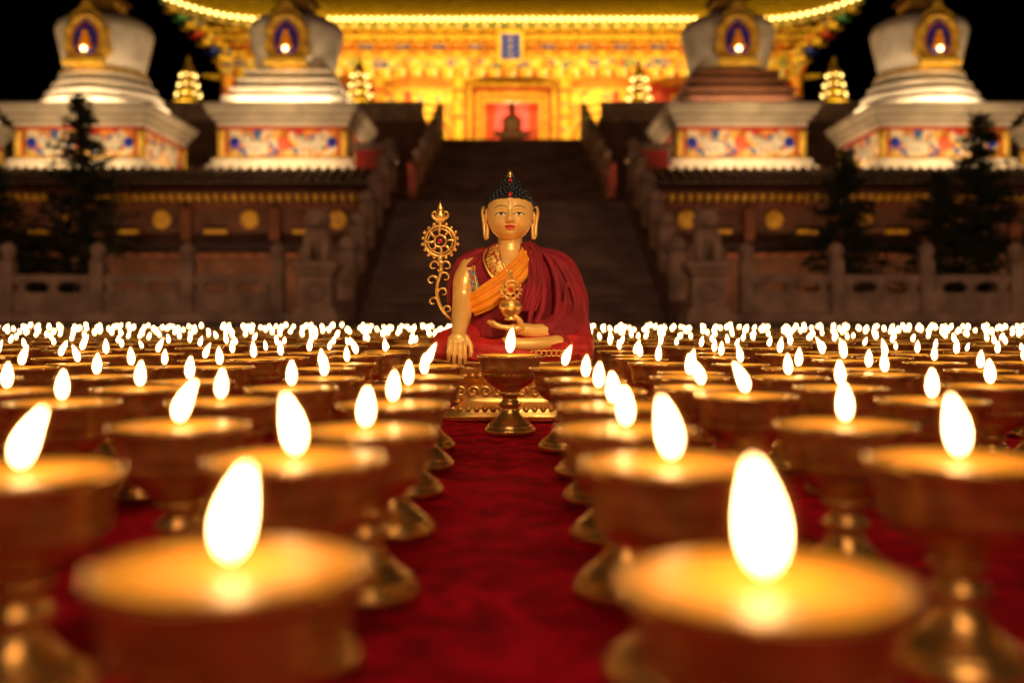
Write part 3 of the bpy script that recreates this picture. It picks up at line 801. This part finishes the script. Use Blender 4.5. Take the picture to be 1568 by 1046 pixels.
# ------------------------------------------------------------------ golden pagodas
for (x,y) in ((-10.4,32.0),(-4.9,32.0),(4.15,32.5),(10.35,32.0)):
    b=MB(); b.lathe([(.62,0),(.62,.25),(.5,.3)],seg=24,mat=0)
    z=.3
    for i in range(6):
        r=.60-.07*i
        b.lathe([(r*.5,0),(r*.5,.08),(r*1.08,.10),(r*1.0,.19),(r*.6,.26),(r*.45,.31)],c=(0,0,z),seg=20,mat=0)
        for q in range(8):
            a=2*pi*q/8; b.sph((r*1.02*math.cos(a),r*1.02*math.sin(a),z+.06),.028,1,6,5)
        z+=.31
    b.lathe([(.12,0),(.15,.08),(.05,.18),(.08,.24),(.01,.45)],c=(0,0,z),seg=14,mat=0)
    o=b.build("golden_pagoda",[M['t_gold'],M['bulb']],loc=(x,y,5.85))

# ------------------------------------------------------------------ temple
TP=empty("temple_hall",(0,0,0))
G,R,BL,GR,TI,OR,CR,SA,OG=range(9)
TM=[M['t_gold'],M['t_red'],M['t_blue'],M['t_green'],M['t_tile'],M['t_orn'],M['t_cream'],M['salmon'],M['t_orange']]
b=MB(); Y=38.0; zb=6.05
b.b2(-11,-1.75,40.2,40.6,zb,10.9,OG); b.b2(1.75,11,40.2,40.6,zb,10.9,OG); b.b2(-1.75,1.75,40.2,40.6,8.75,10.9,G)
b.b2(-11,-5.9,40.0,40.198,zb,9.2,R); b.b2(5.9,11,40.0,40.198,zb,9.2,R)
for s in (-1,1):
    b.b2(s*5.4,s*5.9,39.2,39.4,zb,9.2,R)
    b.b2(s*1.85,s*5.35,40.1,40.199,8.55,9.2,G)
    x=1.95
    while x<5.2: b.b2(s*x,s*(x+.28),40.04,40.099,8.62,9.05,(OR,R,G)[int(x/.4)%3]); x+=.42
    for q,xc in enumerate((3.55,)):
        b.b2(s*(xc-1.3),s*(xc+1.3),39.6,40.09,zb,7.0,G)
        for rr,mm,yy in ((1.28,G,39.94),(1.12,R,39.9),(1.02,G,39.86),(.78,OG,39.82),(.62,OR,39.78),(.40,G,39.74)):
            n=24; pts=[(s*xc+rr*math.cos(pi*i/n),7.05+1.05*rr*math.sin(pi*i/n)) for i in range(n+1)]
            vs=[(px,yy,pz) for px,pz in pts]+[(px,yy+.2,pz) for px,pz in pts]; m=n+1
            b.add(vs,[tuple(range(m))]+[(i,m+i,m+i+1,i+1) for i in range(n)],mm)
    for xc in (7.2,9.4):
        b.b2(s*(xc-.8),s*(xc+.8),39.9,39.998,7.0,8.9,G)
        for i in range(6): b.b2(s*(xc-.7+.25*i),s*(xc-.55+.25*i),39.84,39.899,7.1,8.8,R)
for i,(hw,top,m) in enumerate(((1.72,9.22,G),(1.58,9.08,R),(1.46,8.95,G),(1.33,8.82,OG),(1.22,8.71,G))):
    y0=39.3+i*.12
    b.b2(-hw,-hw+.13,y0,y0+.3,zb,top,m); b.b2(hw-.13,hw,y0,y0+.3,zb,top,m); b.b2(-hw+.131,hw-.131,y0,y0+.3,top-.14,top,m)
b.b2(-2.2,2.2,43,43.1,zb,9,SA); b.b2(-2.2,-2.1,40.6,43,zb,9,SA); b.b2(2.1,2.2,40.6,43,zb,9,SA); b.b2(-2.2,2.2,40.6,43.1,9.0,9.1,SA)
for s in (-1,1):
    for i in range(4): b.lathe([(.08,0),(.09,2.6)],c=(s*(.74+.12*i),40.75,zb),seg=10,mat=SA)
for x,m in ((2.04,G),(5.1,OG),(8.0,R),(10.9,OG)):
    for s in (-1,1):
        b.lathe([(.30,0),(.32,.1),(.22,.2),(.20,.4),(.20,2.9),(.24,3.0),(.24,3.2)],c=(s*x,Y,zb),seg=20,mat=m)
        for q in range(5): b.lathe([(.205,0),(.215,.03),(.205,.1)],c=(s*x,Y,zb+.5+q*.5),seg=20,mat=OR if q%2 else R)
        for t in (-1,1):
            b.hexa([(s*x+t*.2,Y-.06,9.0),(s*x+t*.9,Y-.06,9.15),(s*x+t*.9,Y+.06,9.15),(s*x+t*.2,Y+.06,9.0),
                    (s*x+t*.2,Y-.06,9.24),(s*x+t*.9,Y-.06,9.24),(s*x+t*.9,Y+.06,9.24),(s*x+t*.2,Y+.06,9.24)],G)
b.b2(-11.1,11.1,Y-.16,Y+.16,9.25,9.45,G); b.b2(-11.2,11.2,Y-.20,Y+.2,9.455,9.80,OR); b.b2(-11.25,11.25,Y-.26,Y+.26,9.805,9.88,G)
x=-11
while x<11:
    b.b2(x,x+.30,Y-.24,Y-.201,9.50,9.76,(BL,G,R,G,GR,G)[int((x+11)/.45)%6]); 
    b.b2(x+.07,x+.23,Y-.262,Y-.241,9.57,9.69,(G,CR)[int((x+11)/.45)%2]); x+=.45
x=-11
while x<11: b.b2(x,x+.12,Y-.18,Y-.161,9.12,9.40,(CR,R,G)[int((x+11)/.2)%3]); x+=.2
x=-11; i=0
while x<=11.01:
    for l in range(4):
        z=9.90+l*.24; y0=Y-.2-l*.26; w=.13+.085*l
        b.b2(x-w,x+w,y0-.07,y0+.10,z,z+.10,(G,(BL,R)[i%2],G,G)[l]); b.b2(x-.05,x+.05,y0-.16,Y+.2,z+.02,z+.13,G)
        for q in (-1,0,1): b.b2(x+q*w*.85-.045,x+q*w*.85+.045,y0-.085,y0+.06,z+.105,z+.18,(G,R,G)[q+1] if (i+l)%2 else G)
    x+=.6875; i+=1
b.b2(-11,11,Y-.05,Y+.15,9.9,10.95,OG)
def ez(x):
    a=abs(x); return 10.78+(.80*((a-8.8)/3.9)**2 if a>8.8 else 0)
def ey(x): return 36.1-(.25*((abs(x)-8.8)/3.9)**2 if abs(x)>8.8 else 0)
n=106; XO=12.7
for i in range(n+1):
    xo=-XO+2*XO*i/n; xi=xo*11.0/XO
    p0=Vector((xi,Y,10.95)); p1=Vector((xo,ey(xo)+.22,ez(xo)-.16))
    for (a,c_,w,h,m) in ((p0,p1,.05,.06,(CR if i%2 else GR)),):
        b.hexa([(a.x-w,a.y,a.z-h),(a.x+w,a.y,a.z-h),(c_.x+w,c_.y,c_.z-h),(c_.x-w,c_.y,c_.z-h),(a.x-w,a.y,a.z+h),(a.x+w,a.y,a.z+h),(c_.x+w,c_.y,c_.z+h),(c_.x-w,c_.y,c_.z+h)],G)
        b.b2(c_.x-w*1.1,c_.x+w*1.1,c_.y-.03,c_.y-.001,c_.z-h*1.1,c_.z+h*1.1,m)
vs=[];fs=[];n=80
for i in range(n+1):
    xo=-XO+2*XO*i/n
    vs+= [(xo*11/XO,Y,11.03),(xo,ey(xo)+.05,ez(xo)-.08),(xo,ey(xo),ez(xo)-.08),(xo,ey(xo),ez(xo)+.07)]
    for t in (.25,.5,.75,1.0):
        vs.append((xo*(1-.22*t),ey(xo)+8*t,ez(xo)*(1-t)+t*10.86+5.6*t*(.85+.15*t)))
for i in range(n):
    for j in range(7):
        a=i*8+j; fs.append((a,a+1,a+9,a+8))
b.add(vs,fs,TI,True)
n=110
for i in range(n+1):
    xo=-XO+2*XO*i/n
    pts=[(xo,ey(xo)-.02,ez(xo)+.10)]+[(xo*(1-.22*t),ey(xo)+8*t,ez(xo)*(1-t)+t*10.86+5.6*t*(.85+.15*t)+.05) for t in (.25,.5,.75,1)]
    b.tube(pts,.07,seg=6,mat=TI,sub=1)
for s in (-1,1):
    for k in range(20):
        y0=38.4+.45*k
        b.hexa([(s*11,y0-.05,10.85),(s*11,y0+.05,10.85),(s*12.5,y0+.05,10.9),(s*12.5,y0-.05,10.9),(s*11,y0-.05,10.97),(s*11,y0+.05,10.97),(s*12.5,y0+.05,11.02),(s*12.5,y0-.05,11.02)],G)
    b.b2(s*10.8,s*11,38.2,48,zb,10.84,R)
    b.add([(s*12.6,36.2,11.5),(s*12.6,48,11.1),(s*10.0,44,15.8),(s*9.9,44.1,15.8)],[(0,1,2,3)],TI)
    b.tube([(s*13.0,35.6,11.95),(s*12.5,36.2,11.7),(s*11.6,38.8,12.9),(s*9.9,44.1,16.5)],[.07,.14,.16,.16],seg=10,mat=TI)
    for l in range(7):
        t=l/6; b.box((s*(11.0+1.35*t),Y-.2-1.4*t,9.75+1.45*t),(.28,.28,.09),(G,BL,G,R,G,GR,G)[l],rz=.78)
        b.box((s*(10.7+1.35*t),Y-.5-1.2*t,9.95+1.35*t),(.12,.3,.07),(OR,G)[l%2],rz=s*.5)
b.b2(-8.5,8.5,44.2,52,15.0,17.5,R)
o=b.build("hall_body",TM,TP)
b=MB(); pz=9.95; py=36.75
b.box((-.05,py,pz),(.48,.05,.58),0); b.box((-.05,py-.06,pz),(.36,.03,.47),1)
for (dx,dz,w,h) in ((0,.28,.09,.010),(0,.21,.010,.07),(0,.0,.08,.010),(0,-.05,.010,.07),(0,-.26,.08,.010),(.04,-.30,.010,.05)):
    b.box((-.05+dx,py-.10,pz+dz),(w,.008,h),0)
for i in range(20):
    a=2*pi*i/20; b.sph((-.05+.47*math.copysign(abs(math.cos(a))**.5,math.cos(a)),py-.05,pz+.57*math.copysign(abs(math.sin(a))**.5,math.sin(a))),.07,0,8,6)
b.build("plaque",[M['t_gold'],M['t_blue']],TP)
b=MB(); n=100
for i in range(n+1):
    xo=-XO+2*XO*i/n; b.sph((xo,ey(xo)-.12,ez(xo)-.02),.062,0,8,6)
b.build("eave_lights",[M['bulb']],TP)
b=MB(); zs=zb+.62
b.b2(-.75,.75,39.7,40.1,zb,zs,0)
b.lathe([(.68,0),(.72,.1),(.60,.25),(.66,.4),(.5,.45)],c=(0,39.9,zs),seg=24,sy=.6)
b.tube([(-.58,39.8,zs+.62),(0,39.7,zs+.58),(.58,39.8,zs+.62)],[.15,.18,.15],seg=12)
b.lathe([(.42,0),(.38,.3),(.42,.55),(.33,.74),(.14,.84),(.12,.95)],c=(0,39.95,zs+.6),seg=20,sy=.6)
b.sph((0,39.95,zs+1.68),(.19,.19,.24)); b.sph((0,39.95,zs+1.93),(.09,.09,.12))
b.build("enthroned_statue",[M['darkfig']],TP)
def light(kind,name,loc,target,P,colr,size=.3,sy=None,parent=None,spot=None,blend=.5):
    L=bpy.data.lights.new(name,kind); L.energy=P; L.color=colr
    if kind=='AREA':
        L.shape='RECTANGLE'; L.size=size; L.size_y=sy or size
    else: L.shadow_soft_size=size
    if spot: L.spot_size=math.radians(spot); L.spot_blend=blend
    o=bpy.data.objects.new(name,L); COL.objects.link(o); o.location=loc
    dv=Vector(target)-Vector(loc); o.rotation_euler=dv.to_track_quat('-Z','Y').to_euler()
    if parent: o.parent=parent
    return o
YW=(1,.68,.19)
for x in (-9,-5,-1.7,1.7,5,9):
    light('AREA',"facade_floodlight",(x,35.8,6.3),(x,38.4,9.8),100 if abs(x)<6 else 62,YW,1.6,.2,TP)
light('AREA',"roof_floodlight",(0,33.0,10.0),(0,38,12.6),1100,(1,.70,.15),18,.3,TP)
for s in (-1,1): light('AREA',"porch_light",(s*3.5,38.6,9.1),(s*3.5,40.3,7.4),75,YW,2.4,.2,TP)
light('POINT',"interior_lamp",(0,41.6,8.4),(0,42,7),190,(1,.60,.42),.15,parent=TP)
light('POINT',"door_lamp",(0,38.6,8.9),(0,42,7),12,YW,.1,parent=TP)
for x in (-10.4,-4.9,4.15,10.35): light('AREA',"pagoda_floodlight",(x,30.9,6.25),(x,32,7.2),30,(1,.76,.12),.6,.2)
for s in (-1,1):
    light('AREA',"terrace_floodlight",(s*8,20.6,.5),(s*8,22.3,2.4),82,(1,.50,.20),9,.1)
    light('AREA',"balustrade_fill",(s*8,8,3.0),(s*6,17,.5),150,(1,.54,.30),3,1)  # unseen fill, added as ambient so the balustrade shows
light('AREA',"stair_fill",(0,9,5.0),(0,24,2.0),72,(1,.48,.27),2,1)  # unseen fill, added as ambient on the stairs

# ------------------------------------------------------------------ pine trees
def pine(x,y,z0,H,Rb,seed):
    rnd=random.Random(seed); b=MB()
    b.tube([(0,0,0),(.03,.02,H*.5),(0,0,H)],[H*.022+.02,H*.013+.01,.006],seg=8,mat=0)
    L=int(H*8)
    for i in range(L):
        t=.10+.88*i/L; z=H*t; R=Rb*(1-t)**.75*rnd.uniform(.7,1.1)+.05
        for q in range(rnd.randint(4,7)):
            a=rnd.uniform(0,2*pi); r=R*rnd.uniform(.6,1.1)
            e=Vector((r*math.cos(a),r*math.sin(a),z+r*rnd.uniform(-.15,.3)))
            s0=Vector((0,0,z)); b.tube([s0,(s0+e)/2+Vector((0,0,-.03*r)),e],[.014,.01,.004],seg=4,mat=0,sub=1)
            n=int(14+r*60)
            for k in range(n):
                u=rnd.uniform(.15,1.03); p=s0.lerp(e,u)
                dv=Vector((rnd.gauss(0,1),rnd.gauss(0,1),rnd.gauss(.2,.8))).normalized()
                l=rnd.uniform(.07,.17); w=dv.cross(Vector((rnd.gauss(0,1),rnd.gauss(0,1),rnd.gauss(0,1)))).normalized()*.02
                b.add([p-w,p+w,p+dv*l+w*.3,p+dv*l-w*.3],[(0,1,2,3)],1)
    b.build("pine_tree",[M['bark'],M['needle']],loc=(x,y,z0))
pine(-8.75,20.2,0,4.65,1.5,1); pine(9.5,20.2,0,4.3,1.4,2)
pine(-10.2,19.6,0,3.2,1.5,3); pine(6.6,19.8,0,3.5,1.3,4); pine(8.4,19.6,0,3.0,1.4,6)

# ------------------------------------------------------------------ lights, world, camera
light('SPOT',"photo_spotlight",(.30,.35,1.10),(0,1.72,.24),58,(1,.70,.38),.06,spot=19,blend=.7)
light('AREA',"overhead_fill",(0,-2.6,3.4),(0,1.2,0),50,(1,.62,.30),2.2,1.2)  # unseen overhead fill, added to brighten carpet and brass
w=bpy.data.worlds.new("World"); scene.world=w; w.use_nodes=True
nt=w.node_tree; bg=nt.nodes["Background"]
sk=nt.nodes.new("ShaderNodeTexSky"); sk.sky_type='NISHITA'; sk.sun_disc=False
sk.sun_elevation=math.radians(-8); sk.sun_rotation=math.radians(180)
nt.links.new(sk.outputs[0],bg.inputs[0]); bg.inputs[1].default_value=.02
cam=bpy.data.cameras.new("camera"); co=bpy.data.objects.new("camera",cam); COL.objects.link(co)
co.location=(0,0,.182); co.rotation_euler=(pi/2,0,0)
cam.lens=35; cam.sensor_width=36; cam.shift_y=-.0287; cam.clip_start=.02; cam.clip_end=600
cam.dof.use_dof=True; cam.dof.focus_distance=1.68; cam.dof.aperture_fstop=2.9
scene.camera=co
scene.view_settings.view_transform='Standard'
scene.view_settings.look='None'; scene.view_settings.exposure=0
